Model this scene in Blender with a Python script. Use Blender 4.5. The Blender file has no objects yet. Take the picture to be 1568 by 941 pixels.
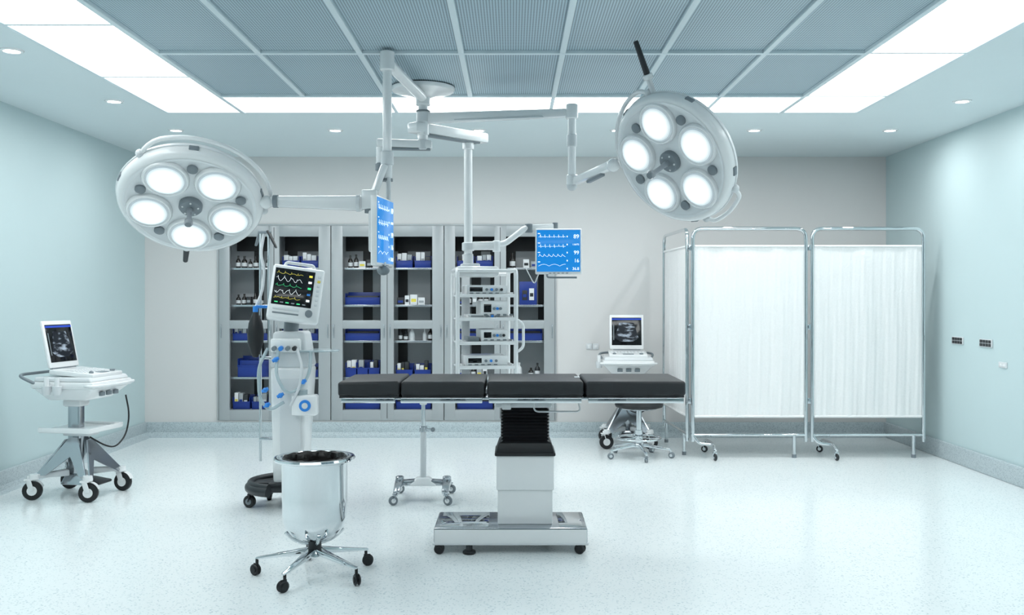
import bpy, bmesh, math, random
from mathutils import Vector, Matrix
random.seed(7)
sc=bpy.context.scene
sc.view_settings.view_transform='Standard'
sc.view_settings.look='None'
V=Vector
def TR(x,y,z): return Matrix.Translation((x,y,z))
def RZ(a): return Matrix.Rotation(math.radians(a),4,'Z')
def RX(a): return Matrix.Rotation(math.radians(a),4,'X')
def RY(a): return Matrix.Rotation(math.radians(a),4,'Y')

# ------------------------------------------------------------------ materials
def mat(name,col,rough=.5,metal=0.,emit=None,es=0.,trans=0.,coat=0.,noise=0.,nscale=20.,bump=0.,alpha=1.):
    m=bpy.data.materials.new(name); m.use_nodes=True
    nt=m.node_tree; p=nt.nodes['Principled BSDF']
    p.inputs['Base Color'].default_value=(*col,1)
    p.inputs['Roughness'].default_value=rough
    p.inputs['Metallic'].default_value=metal
    p.inputs['Transmission Weight'].default_value=trans
    p.inputs['Coat Weight'].default_value=coat
    if emit:
        p.inputs['Emission Color'].default_value=(*emit,1); p.inputs['Emission Strength'].default_value=es
    tc=nt.nodes.new('ShaderNodeTexCoord'); n=nt.nodes.new('ShaderNodeTexNoise')
    n.inputs['Scale'].default_value=nscale; nt.links.new(tc.outputs['Object'],n.inputs['Vector'])
    if noise>0:
        mr=nt.nodes.new('ShaderNodeMapRange'); mr.inputs[3].default_value=1-noise; mr.inputs[4].default_value=1+noise
        nt.links.new(n.outputs['Fac'],mr.inputs[0])
        vm=nt.nodes.new('ShaderNodeVectorMath'); vm.operation='SCALE'; vm.inputs[0].default_value=col
        nt.links.new(mr.outputs[0],vm.inputs['Scale']); nt.links.new(vm.outputs[0],p.inputs['Base Color'])
    if bump>0:
        b=nt.nodes.new('ShaderNodeBump'); b.inputs['Strength'].default_value=bump; b.inputs['Distance'].default_value=.01
        nt.links.new(n.outputs['Fac'],b.inputs['Height']); nt.links.new(b.outputs[0],p.inputs['Normal'])
    return m
def terrazzo(name,base,dark,rough,scale,thr=.33):
    m=mat(name,base,rough); nt=m.node_tree; p=nt.nodes['Principled BSDF']
    tc=nt.nodes.new('ShaderNodeTexCoord')
    vo=nt.nodes.new('ShaderNodeTexVoronoi'); vo.inputs['Scale'].default_value=scale
    nt.links.new(tc.outputs['Object'],vo.inputs['Vector'])
    sp=nt.nodes.new('ShaderNodeSeparateColor'); nt.links.new(vo.outputs['Color'],sp.inputs[0])
    r=nt.nodes.new('ShaderNodeValToRGB'); r.color_ramp.interpolation='LINEAR'
    r.color_ramp.elements[0].position=.0; r.color_ramp.elements[0].color=(*dark,1)
    r.color_ramp.elements[1].position=thr; r.color_ramp.elements[1].color=(*base,1)
    nt.links.new(sp.outputs[0],r.inputs[0])
    n=nt.nodes.new('ShaderNodeTexNoise'); n.inputs['Scale'].default_value=1.3; n.inputs['Detail'].default_value=6
    nt.links.new(tc.outputs['Object'],n.inputs['Vector'])
    mr=nt.nodes.new('ShaderNodeMapRange'); mr.inputs[3].default_value=.96; mr.inputs[4].default_value=1.03
    nt.links.new(n.outputs['Fac'],mr.inputs[0])
    vm=nt.nodes.new('ShaderNodeVectorMath'); vm.operation='SCALE'
    nt.links.new(r.outputs[0],vm.inputs[0]); nt.links.new(mr.outputs[0],vm.inputs['Scale'])
    nt.links.new(vm.outputs[0],p.inputs['Base Color'])
    return m
def perforated(name):
    m=mat(name,(.3,.4,.46),.4,.0); nt=m.node_tree; p=nt.nodes['Principled BSDF']
    tc=nt.nodes.new('ShaderNodeTexCoord')
    s=nt.nodes.new('ShaderNodeVectorMath'); s.operation='SCALE'; s.inputs['Scale'].default_value=1/.0146
    f=nt.nodes.new('ShaderNodeVectorMath'); f.operation='FRACTION'
    d=nt.nodes.new('ShaderNodeVectorMath'); d.operation='SUBTRACT'; d.inputs[1].default_value=(.5,.5,0)
    mu=nt.nodes.new('ShaderNodeVectorMath'); mu.operation='MULTIPLY'; mu.inputs[1].default_value=(1,1,0)
    l=nt.nodes.new('ShaderNodeVectorMath'); l.operation='LENGTH'
    r=nt.nodes.new('ShaderNodeValToRGB')
    r.color_ramp.elements[0].position=.27; r.color_ramp.elements[0].color=(.09,.135,.165,1)
    r.color_ramp.elements[1].position=.36; r.color_ramp.elements[1].color=(.47,.60,.67,1)
    L=nt.links.new
    L(tc.outputs['Object'],s.inputs[0]);L(s.outputs[0],f.inputs[0]);L(f.outputs[0],d.inputs[0]);L(d.outputs[0],mu.inputs[0]);L(mu.outputs[0],l.inputs[0])
    L(l.outputs['Value'],r.inputs[0]);L(r.outputs[0],p.inputs['Base Color'])
    return m
def scanmat():
    m=mat('ultrasound_scan_image',(0,0,0),.3); nt=m.node_tree; p=nt.nodes['Principled BSDF']
    tc=nt.nodes.new('ShaderNodeTexCoord'); n=nt.nodes.new('ShaderNodeTexNoise')
    mp=nt.nodes.new('ShaderNodeMapping'); mp.inputs['Scale'].default_value=(14,14,34)
    n.inputs['Scale'].default_value=1.; n.inputs['Detail'].default_value=5
    r=nt.nodes.new('ShaderNodeValToRGB'); r.color_ramp.elements[0].position=.5; r.color_ramp.elements[0].color=(.005,.01,.02,1)
    r.color_ramp.elements[1].position=.7; r.color_ramp.elements[1].color=(.6,.75,.9,1)
    L=nt.links.new; L(tc.outputs['Object'],mp.inputs[0]);L(mp.outputs[0],n.inputs[0]);L(n.outputs['Fac'],r.inputs[0]);L(r.outputs[0],p.inputs['Emission Color'])
    p.inputs['Emission Strength'].default_value=.8
    return m

M_wallb=mat('painted_wall_grey',(.71,.705,.70),.6,noise=.015,nscale=3)
M_wallf=mat('painted_wall_grey_teal',(.52,.58,.60),.6,noise=.015,nscale=3)  # unseen front wall, toned darker for the reflections in the chrome bucket
M_walls=mat('painted_wall_pale_teal',(.55,.68,.70),.55,noise=.015,nscale=3)
M_ceil=mat('ceiling_paint',(.71,.80,.825),.6,noise=.015,nscale=2)
M_floor=terrazzo('terrazzo_floor',(.86,.915,.925),(.54,.64,.68),.17,140,.14)
M_base=terrazzo('terrazzo_skirting',(.54,.62,.65),(.32,.40,.44),.4,170,.4)
M_perf=perforated('perforated_metal_ceiling')
M_tbar=mat('ceiling_grid_bar',(.70,.80,.84),.4)
M_panel=mat('light_panel_diffuser',(1,1,1),.5,emit=(.965,1.0,.995),es=4.7)
M_down=mat('downlight_led',(1,1,1),.5,emit=(1,1,1),es=14)
M_white=mat('white_enamel',(.84,.86,.87),.25,coat=.4,noise=.01)
M_white2=mat('white_plastic',(.68,.71,.73),.38,noise=.01)
M_grey=mat('grey_plastic',(.20,.235,.26),.4,noise=.02)
M_steel=mat('brushed_steel',(.50,.53,.56),.18,metal=1.,noise=.03,nscale=60)
M_chrome=mat('polished_chrome',(.70,.73,.75),.05,metal=1.,noise=.01)
M_cab=mat('cabinet_powder_coat',(.42,.45,.465),.35,metal=.15,noise=.02,nscale=4)
M_cabin=mat('cabinet_interior',(.46,.49,.51),.4,noise=.02)
M_black=mat('black_rubber',(.007,.008,.010),.45,noise=.1)
M_dark=mat('dark_grey_plastic',(.020,.023,.027),.4,noise=.05)
M_pad=mat('black_mattress_vinyl',(.018,.020,.023),.48,noise=.08,nscale=200,bump=.10)
M_blue=mat('blue_bin_plastic',(.008,.035,.25),.35,noise=.05)
M_lblue=mat('blue_valve_plastic',(.03,.25,.75),.35,noise=.02)
M_amber=mat('dark_amber_bottle',(.018,.014,.012),.12,coat=.5,noise=.05)
M_box=mat('white_carton',(.74,.76,.78),.6,noise=.03)
M_boxg=mat('grey_carton',(.34,.37,.39),.6,noise=.03)
M_yel=mat('yellow_label',(.75,.62,.08),.5,noise=.02)
M_screenb=mat('blue_monitor_screen',(.0,.06,.2),.15,emit=(.01,.25,.72),es=.85)
M_ink=mat('screen_white_trace',(1,1,1),.4,emit=(.85,.97,1),es=.9)
M_scr=mat('black_glass_screen',(.004,.005,.007),.10,noise=.02)
M_scrb=mat('screen_blue_bar',(.02,.04,.3),.2,emit=(.02,.08,.5),es=.6)
M_green=mat('screen_green',(0,.4,.1),.3,emit=(.1,.8,.35),es=.8)
M_yelE=mat('screen_yellow',(.4,.4,0),.3,emit=(.9,.8,.15),es=.8)
M_scan=scanmat()
M_glass=mat('shelf_glass',(.62,.74,.78),.1,trans=.5)
M_bag=mat('dark_bin_liner',(.010,.007,.007),.35,noise=.2,nscale=30,bump=.5)
M_lensc=mat('lamp_core',(1,1,1),.3,emit=(1,1,1),es=10)
M_lm=[mat('lamp_glow_%d'%i,(.5,.55,.57),.2,emit=(.88,.97,1),es=e) for i,e in enumerate((1.6,.95,.68,.48))]
M_lens=mat('lamp_lens',(.45,.50,.53),.15,emit=(.8,.93,1),es=.25,coat=.5)
M_rim=mat('lamp_rim_plastic',(.80,.83,.85),.28,noise=.01)
M_fabric=mat('white_curtain_fabric',(.86,.865,.865),.85,noise=.035,nscale=60,bump=.25)
M_gap=mat('shadow_gap',(.05,.055,.06),.7,noise=.02)

# ------------------------------------------------------------------ mesh builder
def fillet(pts,r,seg=6):
    pts=[V(p) for p in pts]; out=[pts[0]]
    for i in range(1,len(pts)-1):
        a,b,c=pts[i-1],pts[i],pts[i+1]
        d1=(a-b); d2=(c-b); rr=min(r,d1.length*.49,d2.length*.49)
        p0=b+d1.normalized()*rr; p2=b+d2.normalized()*rr
        for k in range(seg+1):
            t=k/seg; out.append(p0*(1-t)**2+b*2*t*(1-t)+p2*t*t)
    out.append(pts[-1]); return out
class B:
    def __init__(s,name,origin=(0,0,0)):
        s.name=name; s.o=V(origin); s.T=Matrix.Identity(4); s.parts={}; s.cur='body'
    def part(s,n): s.cur=n; return s
    def push(s,vs,fs,m,X=None):
        p=s.parts.setdefault(s.cur,dict(v=[],f=[],m=[],mats=[]))
        if m not in p['mats']: p['mats'].append(m)
        mi=p['mats'].index(m); o=len(p['v']); T=s.T if X is None else s.T@X
        p['v']+= [T@V(v) for v in vs]
        for f in fs: p['f'].append(tuple(i+o for i in f)); p['m'].append(mi)
    def pushbm(s,bm,m,X=None):
        bm.verts.index_update()
        s.push([v.co.copy() for v in bm.verts],[[v.index for v in f.verts] for f in bm.faces],m,X); bm.free()
    def box(s,c,size,m,bev=.004,X=None,seg=2):
        bm=bmesh.new(); bmesh.ops.create_cube(bm,size=1)
        for v in bm.verts: v.co=V((v.co.x*size[0],v.co.y*size[1],v.co.z*size[2]))
        bev=min(bev,min(size)*.45)
        if bev>0: bmesh.ops.bevel(bm,geom=bm.edges[:],offset=bev,segments=seg,affect='EDGES',profile=.5)
        Y=TR(*c) if X is None else TR(*c)@X
        s.pushbm(bm,m,Y)
    def bb(s,x0,x1,y0,y1,z0,z1,m,bev=.003):
        s.box(((x0+x1)/2,(y0+y1)/2,(z0+z1)/2),(abs(x1-x0),abs(y1-y0),abs(z1-z0)),m,bev)
    def taper(s,z0,w0,d0,c0,z1,w1,d1,c1,m,bev=.01):
        bm=bmesh.new(); vs=[]
        for z,w,d,c in((z0,w0,d0,c0),(z1,w1,d1,c1)):
            for sx,sy in((-1,-1),(1,-1),(1,1),(-1,1)): vs.append(bm.verts.new((c[0]+sx*w/2,c[1]+sy*d/2,z)))
        for f in((3,2,1,0),(4,5,6,7),(0,1,5,4),(1,2,6,5),(2,3,7,6),(3,0,4,7)): bm.faces.new([vs[i] for i in f])
        if bev>0: bmesh.ops.bevel(bm,geom=bm.edges[:],offset=bev,segments=3,affect='EDGES',profile=.5)
        s.pushbm(bm,m)
    def beam(s,p0,p1,w,h,m,w1=None,h1=None,bev=.006):
        p0,p1=V(p0),V(p1); d=p1-p0; L=d.length; z=d.normalized()
        up=V((0,0,1)) if abs(z.z)<.95 else V((0,1,0))
        x=z.cross(up).normalized(); y=x.cross(z)
        w1=w1 or w; h1=h1 or h
        Mx=Matrix((( x.x,y.x,z.x,p0.x),(x.y,y.y,z.y,p0.y),(x.z,y.z,z.z,p0.z),(0,0,0,1)))
        bm=bmesh.new(); vs=[]
        for zz,ww,hh in((0,w,h),(L,w1,h1)):
            for sx,sy in((-1,-1),(1,-1),(1,1),(-1,1)): vs.append(bm.verts.new((sx*ww/2,sy*hh/2,zz)))
        for f in((3,2,1,0),(4,5,6,7),(0,1,5,4),(1,2,6,5),(2,3,7,6),(3,0,4,7)): bm.faces.new([vs[i] for i in f])
        bv=min(bev,min(w,h,w1,h1)*.4)
        bmesh.ops.bevel(bm,geom=bm.edges[:],offset=bv,segments=2,affect='EDGES',profile=.5)
        s.pushbm(bm,m,Mx)
    def cyl(s,p0,p1,r,m,r2=None,n=24,bev=0):
        p0,p1=V(p0),V(p1); d=p1-p0; L=d.length; r2=r if r2 is None else r2
        q=d.to_track_quat('Z','Y').to_matrix().to_4x4()
        if bev: pr=[(0,0),(r-bev,0),(r,bev),(r2,L-bev),(r2-bev,L),(0,L)]
        else: pr=[(0,0),(r,0),(r2,L),(0,L)]
        s.lathe(pr,m,TR(*p0)@q,n)
    def lathe(s,pr,m,X=None,n=40,a0=0,a1=360):
        vs=[];fs=[];rings=[]; full=abs(a1-a0)>=360
        k=n if full else n+1
        for r,z in pr:
            if r<1e-6: rings.append([len(vs)]); vs.append((0,0,z))
            else:
                rings.append(list(range(len(vs),len(vs)+k)))
                for i in range(k):
                    a=math.radians(a0+(a1-a0)*i/n); vs.append((r*math.cos(a),r*math.sin(a),z))
        for A,C in zip(rings,rings[1:]):
            for i in range(n):
                j=(i+1)%k
                if len(A)==1 and len(C)==1: continue
                if len(A)==1: fs.append((A[0],C[i],C[j]))
                elif len(C)==1: fs.append((A[i],A[j],C[0]))
                else: fs.append((A[i],A[j],C[j],C[i]))
        s.push(vs,fs,m,X)
    def tube(s,pts,r,m,n=10,closed=False,fil=0,rf=None):
        pts=fillet(pts,fil) if fil else [V(p) for p in pts]
        q=[pts[0]]
        for p in pts[1:]:
            if (p-q[-1]).length>1e-5: q.append(p)
        pts=q; N=len(pts)
        def tan(i):
            if closed: return (pts[(i+1)%N]-pts[i-1]).normalized()
            if i==0: return (pts[1]-pts[0]).normalized()
            if i==N-1: return (pts[-1]-pts[-2]).normalized()
            return (pts[i+1]-pts[i-1]).normalized()
        t=tan(0); a=V((0,0,1)) if abs(t.z)<.9 else V((1,0,0)); nn=t.cross(a).normalized()
        vs=[];fs=[]
        for i in range(N):
            t=tan(i); nn=(nn-t*nn.dot(t)).normalized(); b=t.cross(nn)
            rr=r if rf is None else r*rf(i/(N-1))
            for k in range(n):
                an=2*math.pi*k/n; vs.append(pts[i]+(nn*math.cos(an)+b*math.sin(an))*rr)
        for i in range(N if closed else N-1):
            j=(i+1)%N
            for k in range(n):
                l=(k+1)%n; fs.append((i*n+k,i*n+l,j*n+l,j*n+k))
        if not closed: fs.append(tuple(range(n))[::-1]); fs.append(tuple((N-1)*n+k for k in range(n)))
        s.push(vs,fs,m)
    def ring(s,c,R,r,m,a0=0,a1=360,X=None,n=48,k=10):
        full=abs(a1-a0)>=360; N=n if full else n+1
        pts=[]
        for i in range(N):
            a=math.radians(a0+(a1-a0)*i/n); p=V((R*math.cos(a),R*math.sin(a),0))
            if X is not None: p=X@p
            pts.append(V(c)+p)
        s.tube(pts,r,m,n=k,closed=full)
    def ball(s,c,r,m,n=20):
        if not hasattr(r,'__len__'): r=(r,r,r)
        bm=bmesh.new(); bmesh.ops.create_uvsphere(bm,u_segments=n,v_segments=n//2,radius=1)
        s.pushbm(bm,m,TR(*c)@Matrix.Diagonal((r[0],r[1],r[2],1)))
    def extr(s,poly,vec,m):
        n=len(poly); poly=[V(p) for p in poly]; vec=V(vec)
        vs=poly+[p+vec for p in poly]
        fs=[tuple(range(n))[::-1],tuple(range(n,2*n))]+[(i,(i+1)%n,(i+1)%n+n,i+n) for i in range(n)]
        s.push(vs,fs,m)
    def text(s,txt,size,m,X,al='LEFT'):
        cu=bpy.data.curves.new('t','FONT'); cu.body=txt; cu.size=size; cu.align_x=al; cu.resolution_u=3; cu.extrude=.0006
        ob=bpy.data.objects.new('t',cu); sc.collection.objects.link(ob)
        dg=bpy.context.evaluated_depsgraph_get(); me=ob.evaluated_get(dg).to_mesh()
        s.push([v.co.copy() for v in me.vertices],[tuple(p.vertices) for p in me.polygons],m,X)
        ob.evaluated_get(dg).to_mesh_clear(); bpy.data.objects.remove(ob); bpy.data.curves.remove(cu)
    def caster(s,x,y,r,w,zt,yaw,mw,mf,twin=False,ms=None,hub=None):
        a=math.radians(yaw); ax=V((math.cos(a),math.sin(a),0)); tr=V((-ax.y,ax.x,0))
        c=V((x,y,r))
        b=min(.006,w*.3)
        if twin:
            for sg in(-1,1): s.cyl(c+ax*sg*w*.15,c+ax*sg*w*.6,r,mw,bev=b)
        else: s.cyl(c-ax*w/2,c+ax*w/2,r,mw,bev=b)
        h=hub or mf
        s.cyl(c-ax*(w*.5+.003+(w*.1 if twin else 0)),c+ax*(w*.5+.003+(w*.1 if twin else 0)),r*.5,h,n=16)
        off=tr*r*.35
        if twin:
            s.box(c+V((0,0,r*.35))+off*.4,(w*.25,r*1.2,r*1.5),mf,.003,X=Matrix.Rotation(a,4,'Z'))
        else:
            for sg in(-1,1):
                s.beam(c+ax*sg*(w*.5+.006),c+ax*sg*(w*.5+.006)+off+V((0,0,r*1.15)),.006,r*.6,mf,bev=.002)
            s.box(c+off+V((0,0,r*1.18)),(w+.02,r*.9,.012),mf,.004,X=Matrix.Rotation(a,4,'Z'))
        s.cyl(c+off+V((0,0,r*.9)),V((c.x+off.x,c.y+off.y,zt)),(ms or .010),mf,n=14)
    def done(s,smooth=38):
        kids=[]
        for pn,p in s.parts.items():
            me=bpy.data.meshes.new(s.name+'_'+pn)
            me.from_pydata([tuple(v-s.o) for v in p['v']],[],p['f'])
            for m in p['mats']: me.materials.append(m)
            me.polygons.foreach_set('material_index',p['m'])
            bm=bmesh.new(); bm.from_mesh(me); bmesh.ops.recalc_face_normals(bm,faces=bm.faces[:]); bm.to_mesh(me); bm.free()
            me.polygons.foreach_set('use_smooth',[True]*len(me.polygons))
            me.set_sharp_from_angle(angle=math.radians(smooth)); me.update()
            kids.append((pn,me))
        if len(kids)==1:
            ob=bpy.data.objects.new(s.name,kids[0][1]); ob.location=s.o; sc.collection.objects.link(ob); return ob
        e=bpy.data.objects.new(s.name,None); e.location=s.o; e.empty_display_size=.1; sc.collection.objects.link(e)
        for pn,me in kids:
            o=bpy.data.objects.new(pn,me); sc.collection.objects.link(o); o.parent=e
        return e

# ------------------------------------------------------------------ room
XL,XR,YF,YB,H=-3.73,3.80,-1.6,9.62,2.84
b=B('floor'); b.bb(XL-.1,XR+.1,YF-.1,YB+.6,-.1,0,M_floor,0); b.done()
b=B('ceiling'); b.bb(XL-.1,XR+.1,YF-.1,YB+.6,H,H+.1,M_ceil,0); b.done()
b=B('wall_left'); b.bb(XL-.1,XL,YF-.1,YB+.6,0,H,M_walls,0); b.done()
b=B('wall_right'); b.bb(XR,XR+.1,YF-.1,YB+.6,0,H,M_walls,0); b.done()
b=B('wall_front'); b.bb(XL,XR,YF-.1,YF,0,H,M_wallf,0); b.done()
b=B('added_door',(0,YF,0))  # unseen double door, added to give the bucket something dark to reflect
for sx in(-1,1):
    b.part('leaf').bb(sx*.02,sx*.88,YF,YF+.05,.01,2.1,M_grey,.006); b.part('window').bb(sx*.22,sx*.52,YF+.045,YF+.056,1.2,1.8,M_scr,.004)
    b.part('handle').tube([(sx*.08,YF+.05,.9),(sx*.08,YF+.11,.9),(sx*.08,YF+.11,1.3),(sx*.08,YF+.05,1.3)],.012,M_steel,fil=.03)
    b.part('jamb').bb(sx*.88,sx*.96,YF,YF+.07,0,2.18,M_steel,.004)
b.part('jamb').bb(-.96,.96,YF,YF+.07,2.1,2.18,M_steel,.004)
b.done()
CX0,CX1,CZ0,CZ1=-2.98,.438,.166,2.143
b=B('wall_back')
b.bb(XL,CX0,YB,YB+.5,0,H,M_wallb,0); b.bb(CX1,XR,YB,YB+.5,0,H,M_wallb,0)
b.bb(CX0,CX1,YB,YB+.5,0,CZ0,M_wallb,0); b.bb(CX0,CX1,YB,YB+.5,CZ1,H,M_wallb,0)
b.bb(XL,XR,YB+.5,YB+.6,0,H,M_wallb,0); b.done()
b=B('baseboard_back'); b.bb(XL,XR,YB-.035,YB,0,.15,M_base,.008); b.extr([(XL,YB-.035,0),(XL,YB-.09,0),(XL,YB-.05,.015),(XL,YB-.035,.05)],(XR-XL,0,0),M_base); b.done()
b=B('baseboard_left'); b.bb(XL,XL+.035,YF,YB-.035,0,.15,M_base,.008); b.extr([(XL+.035,YF,0),(XL+.09,YF,0),(XL+.05,YF,.015),(XL+.035,YF,.05)],(0,YB-YF-.04,0),M_base); b.done()
b=B('baseboard_right'); b.bb(XR-.03,XR,YF,YB-.035,0,.15,M_base,.008); b.done()

# ceiling: perforated panels, grid bars, light frames
xs=[-2.633+.585*i for i in range(10)]
ys=[6.629,5.466,4.303,3.14,2.573]
b=B('ceiling_perforated_panels'); b.bb(xs[1],xs[8],2.573,6.629,H-.012,H,M_perf,0); b.done()
b=B('ceiling_grid')
for x in xs[2:8]: b.bb(x-.017,x+.017,2.573,6.629,H-.03,H-.012,M_tbar,.003)
for x in(xs[1],xs[8]): b.bb(x-.017,x+.017,1.977,7.225,H-.03,H,M_tbar,.003)
for y in ys: b.bb(xs[1],xs[8],y-.017,y+.017,H-.031,H-.011,M_tbar,.003)
for x in(xs[0],xs[9]): b.bb(x-.012,x+.012,1.977,7.225,H-.025,H,M_tbar,.003)
for y in(1.977,7.225): b.bb(xs[0],xs[9],y-.012,y+.012,H-.025,H,M_tbar,.003)
for y in(6.06,4.9,3.73): b.bb(xs[0],xs[1],y-.014,y+.014,H-.026,H,M_tbar,.003)
for y in(6.629,5.466,4.303,3.14): b.bb(xs[8],xs[9],y-.014,y+.014,H-.026,H,M_tbar,.003)
for x in(xs[3],xs[5],xs[7]): b.bb(x-.014,x+.014,6.629,7.225,H-.026,H,M_tbar,.003)
b.bb(xs[1]-.016,xs[1]+.016,6.629,7.225,H-.026,H,M_tbar,.003)
for x in(xs[2],xs[4],xs[6]): b.bb(x-.014,x+.014,1.977,2.573,H-.026,H,M_tbar,.003)
b.done()
b=B('ceiling_light_panels')
b.bb(xs[0],xs[1],1.977,7.225,H-.014,H,M_panel,0); b.bb(xs[8],xs[9],1.977,7.225,H-.014,H,M_panel,0)
b.bb(xs[1],xs[8],6.629,7.225,H-.014,H,M_panel,0); b.bb(xs[1],xs[8],1.977,2.573,H-.014,H,M_panel,0)
b.done()
for i,(x,y) in enumerate([(-2.87,8.09),(-1.51,8.09),(-.285,8.09),(.9,8.09),(2.07,8.09),(3.23,8.09),(-2.9,6.9),(3.28,6.9),(-2.9,5.49),(3.28,5.49),(-2.9,3.9),(3.28,3.9)]):
    b=B('recessed_downlight',(x,y,H))
    b.part('trim_ring').lathe([(.042,-.002),(.048,-.010),(.062,-.008),(.066,0)],M_white,TR(x,y,H),32)
    b.part('led').lathe([(0,-.006),(.044,-.004)],M_down,TR(x,y,H),32)
    e=b.done()
    ld=bpy.data.lights.new('downlight_beam','AREA'); ld.shape='DISK'; ld.size=.10; ld.energy=8 if y>8 else 4; ld.color=(1,1,1) 
    lo=bpy.data.objects.new('beam',ld); sc.collection.objects.link(lo); lo.parent=e; lo.location=(0,0,-.02)

# sockets
for y in(8.06,7.58):
    b=B('wall_socket_panel',(XR,y,1.044))
    b.bb(XR-.012,XR,y-.10,y+.10,1.012,1.076,M_white2,.003)
    for k in range(4): 
        for q in(0,1): b.bb(XR-.016,XR-.010,y-.088+k*.046,y-.05+k*.046,1.018+q*.028,1.042+q*.028,M_dark,.002)
    b.done()
b=B('wall_socket_panel',(XR,7.32,.89)); b.bb(XR-.01,XR,7.26,7.38,.865,.91,M_white2,.003); b.bb(XR-.013,XR-.009,7.28,7.31,.875,.9,M_white,.002); b.bb(XR-.013,XR-.009,7.33,7.36,.875,.9,M_white,.002); b.done()
b=B('wall_socket_panel',(.81,YB,.92))
for k in(0,1): b.bb(.755+k*.065,.815+k*.065,YB-.01,YB,.885,.945,M_white2,.003); b.bb(.768+k*.065,.80+k*.065,YB-.014,YB-.008,.898,.932,M_white,.002)
b.done()

# ------------------------------------------------------------------ built-in medical cabinet
b=B('medical_supply_cabinet',(-1.27,YB,.166))
units=[(-2.98,-1.838,[(-2.867,-2.468),(-2.362,-1.964)]),(-1.838,-.690,[(-1.719,-1.334),(-1.2,-.81)]),(-.690,.438,[(-.577,-.179),(-.06,.325)])]
ZT,ZM1,ZM0,ZB=2.03,1.181,1.095,.272
yf,yfb=YB-.012,YB+.03
sh=[1.71,1.334,.969,.597]
cols=[]
for x0,x1,ops in units:
    b.part('frame')
    g=.004
    b.bb(x0+g,ops[0][0],yf,yfb,CZ0,CZ1,M_cab); b.bb(ops[0][1],ops[1][0],yf,yfb,CZ0,CZ1,M_cab); b.bb(ops[1][1],x1-g,yf,yfb,CZ0,CZ1,M_cab)
    xm=(ops[0][1]+ops[1][0])/2
    b.bb(xm-.003,xm+.003,yf-.001,yf+.004,CZ0+.02,CZ1-.02,M_gap,0)
    for sx in (x0+.03,xm-.03,xm+.03,x1-.03):
        b.bb(sx-.004,sx+.004,yf-.012,yf,1.0,1.14,M_steel,.002)
    for a,c in ops:
        for z0,z1 in((ZT,CZ1),(ZM0,ZM1),(CZ0,ZB)): b.bb(a-.002,c+.002,yf+.001,yfb,z0,z1,M_cab)
        cols.append((a,c))
        b.part('shelves')
        for z in sh: b.bb(a-.03,c+.03,yfb+.01,YB+.36,z-.012,z,M_glass,.002); b.bb(a-.03,c+.03,yfb+.006,yfb+.014,z-.016,z+.004,M_steel,.001)
        b.bb(a-.03,c+.03,yfb+.01,YB+.36,ZB-.012,ZB,M_cabin,.002)
        b.part('frame')
    b.part('carcass')
    b.bb(x0+g,x1-g,YB+.37,YB+.38,CZ0,CZ1,M_cabin,0)
    b.bb(x0+.002,x0+.02,yfb,YB+.37,CZ0,CZ1,M_cabin,0); b.bb(x1-.02,x1-.002,yfb,YB+.37,CZ0,CZ1,M_cabin,0)
    b.bb(xm-.01,xm+.01,yfb,YB+.37,CZ0,CZ1,M_cabin,0)
    b.bb(x0,x1,yfb,YB+.37,CZ0,CZ0+.02,M_cabin,0); b.bb(x0,x1,yfb,YB+.37,CZ1-.02,CZ1,M_cabin,0)
    for k,(a,c) in enumerate(ops):  # dark strips and top sheet on the back imitate door-glass reflections
        st=a+(.15 if k==0 else .0)
        b.bb(st,st+.10,YB+.362,YB+.37,CZ0+.05,CZ1-.02,M_black,0)
        b.bb(c-.05,c+.03,YB+.362,YB+.37,ZM1,CZ1-.02,M_dark,0)
        b.bb(a-.03,c+.03,YB+.355,YB+.362,1.90,CZ1-.02,M_black,0)
b.part('frame'); b.bb(CX0-.012,CX1+.012,YB-.016,YB-.001,CZ1-.004,CZ1+.014,M_cab); b.bb(CX0-.012,CX0+.002,YB-.016,YB-.001,CZ0,CZ1,M_cab); b.bb(CX1-.002,CX1+.012,YB-.016,YB-.001,CZ0,CZ1,M_cab)
b.done()

b=B('medical_supplies',(-1.27,YB+.15,.3)); 
y0=YB+.05
def bottle(x,z,r,h,m,y=None):
    y=y or y0+.05
    b.part('bottles').lathe([(0,0),(r*.95,0),(r,.004),(r,h*.55),(r*.85,h*.66),(r*.38,h*.78),(r*.36,h*.9),(r*.42,h*.9),(r*.42,h),(0,h)],m,TR(x,y,z),18)
    b.part('labels').lathe([(r*1.02,h*.15),(r*1.02,h*.45)],M_box,TR(x,y,z),18)
def carton(x,z,w,h,m,y=None):
    y=y or y0; b.part('cartons').bb(x,x+w,y,y+.08,z,z+h,m,.001)
    b.part('labels').bb(x+w*.15,x+w*.85,y-.001,y+.001,z+h*.3,z+h*.6,random.choice([M_dark,M_boxg,M_blue,M_box,M_yel]),0)
def bin_(x0,x1,z,h,fill=True):
    b.part('blue_bins'); t=.004
    b.bb(x0,x1,y0,y0+.2,z,z+t,M_blue,0); b.bb(x0,x0+t,y0,y0+.2,z,z+h,M_blue,.001); b.bb(x1-t,x1,y0,y0+.2,z,z+h,M_blue,.001)
    b.bb(x0,x1,y0+.196,y0+.2,z,z+h*1.1,M_blue,.001); b.bb(x0,x1,y0,y0+t,z,z+h*.62,M_blue,.001)
    b.bb(x0-.003,x1+.003,y0-.004,y0+.002,z+h*.57,z+h*.65,M_blue,.001)
    if fill:
        x=x0+.012
        while x<x1-.05:
            w=random.uniform(.03,.05)
            carton(x,z+t,w,h*random.uniform(.95,1.35),random.choice([M_box,M_box,M_boxg,M_box,M_dark]),y0+.02)
            x+=w+.006
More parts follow.
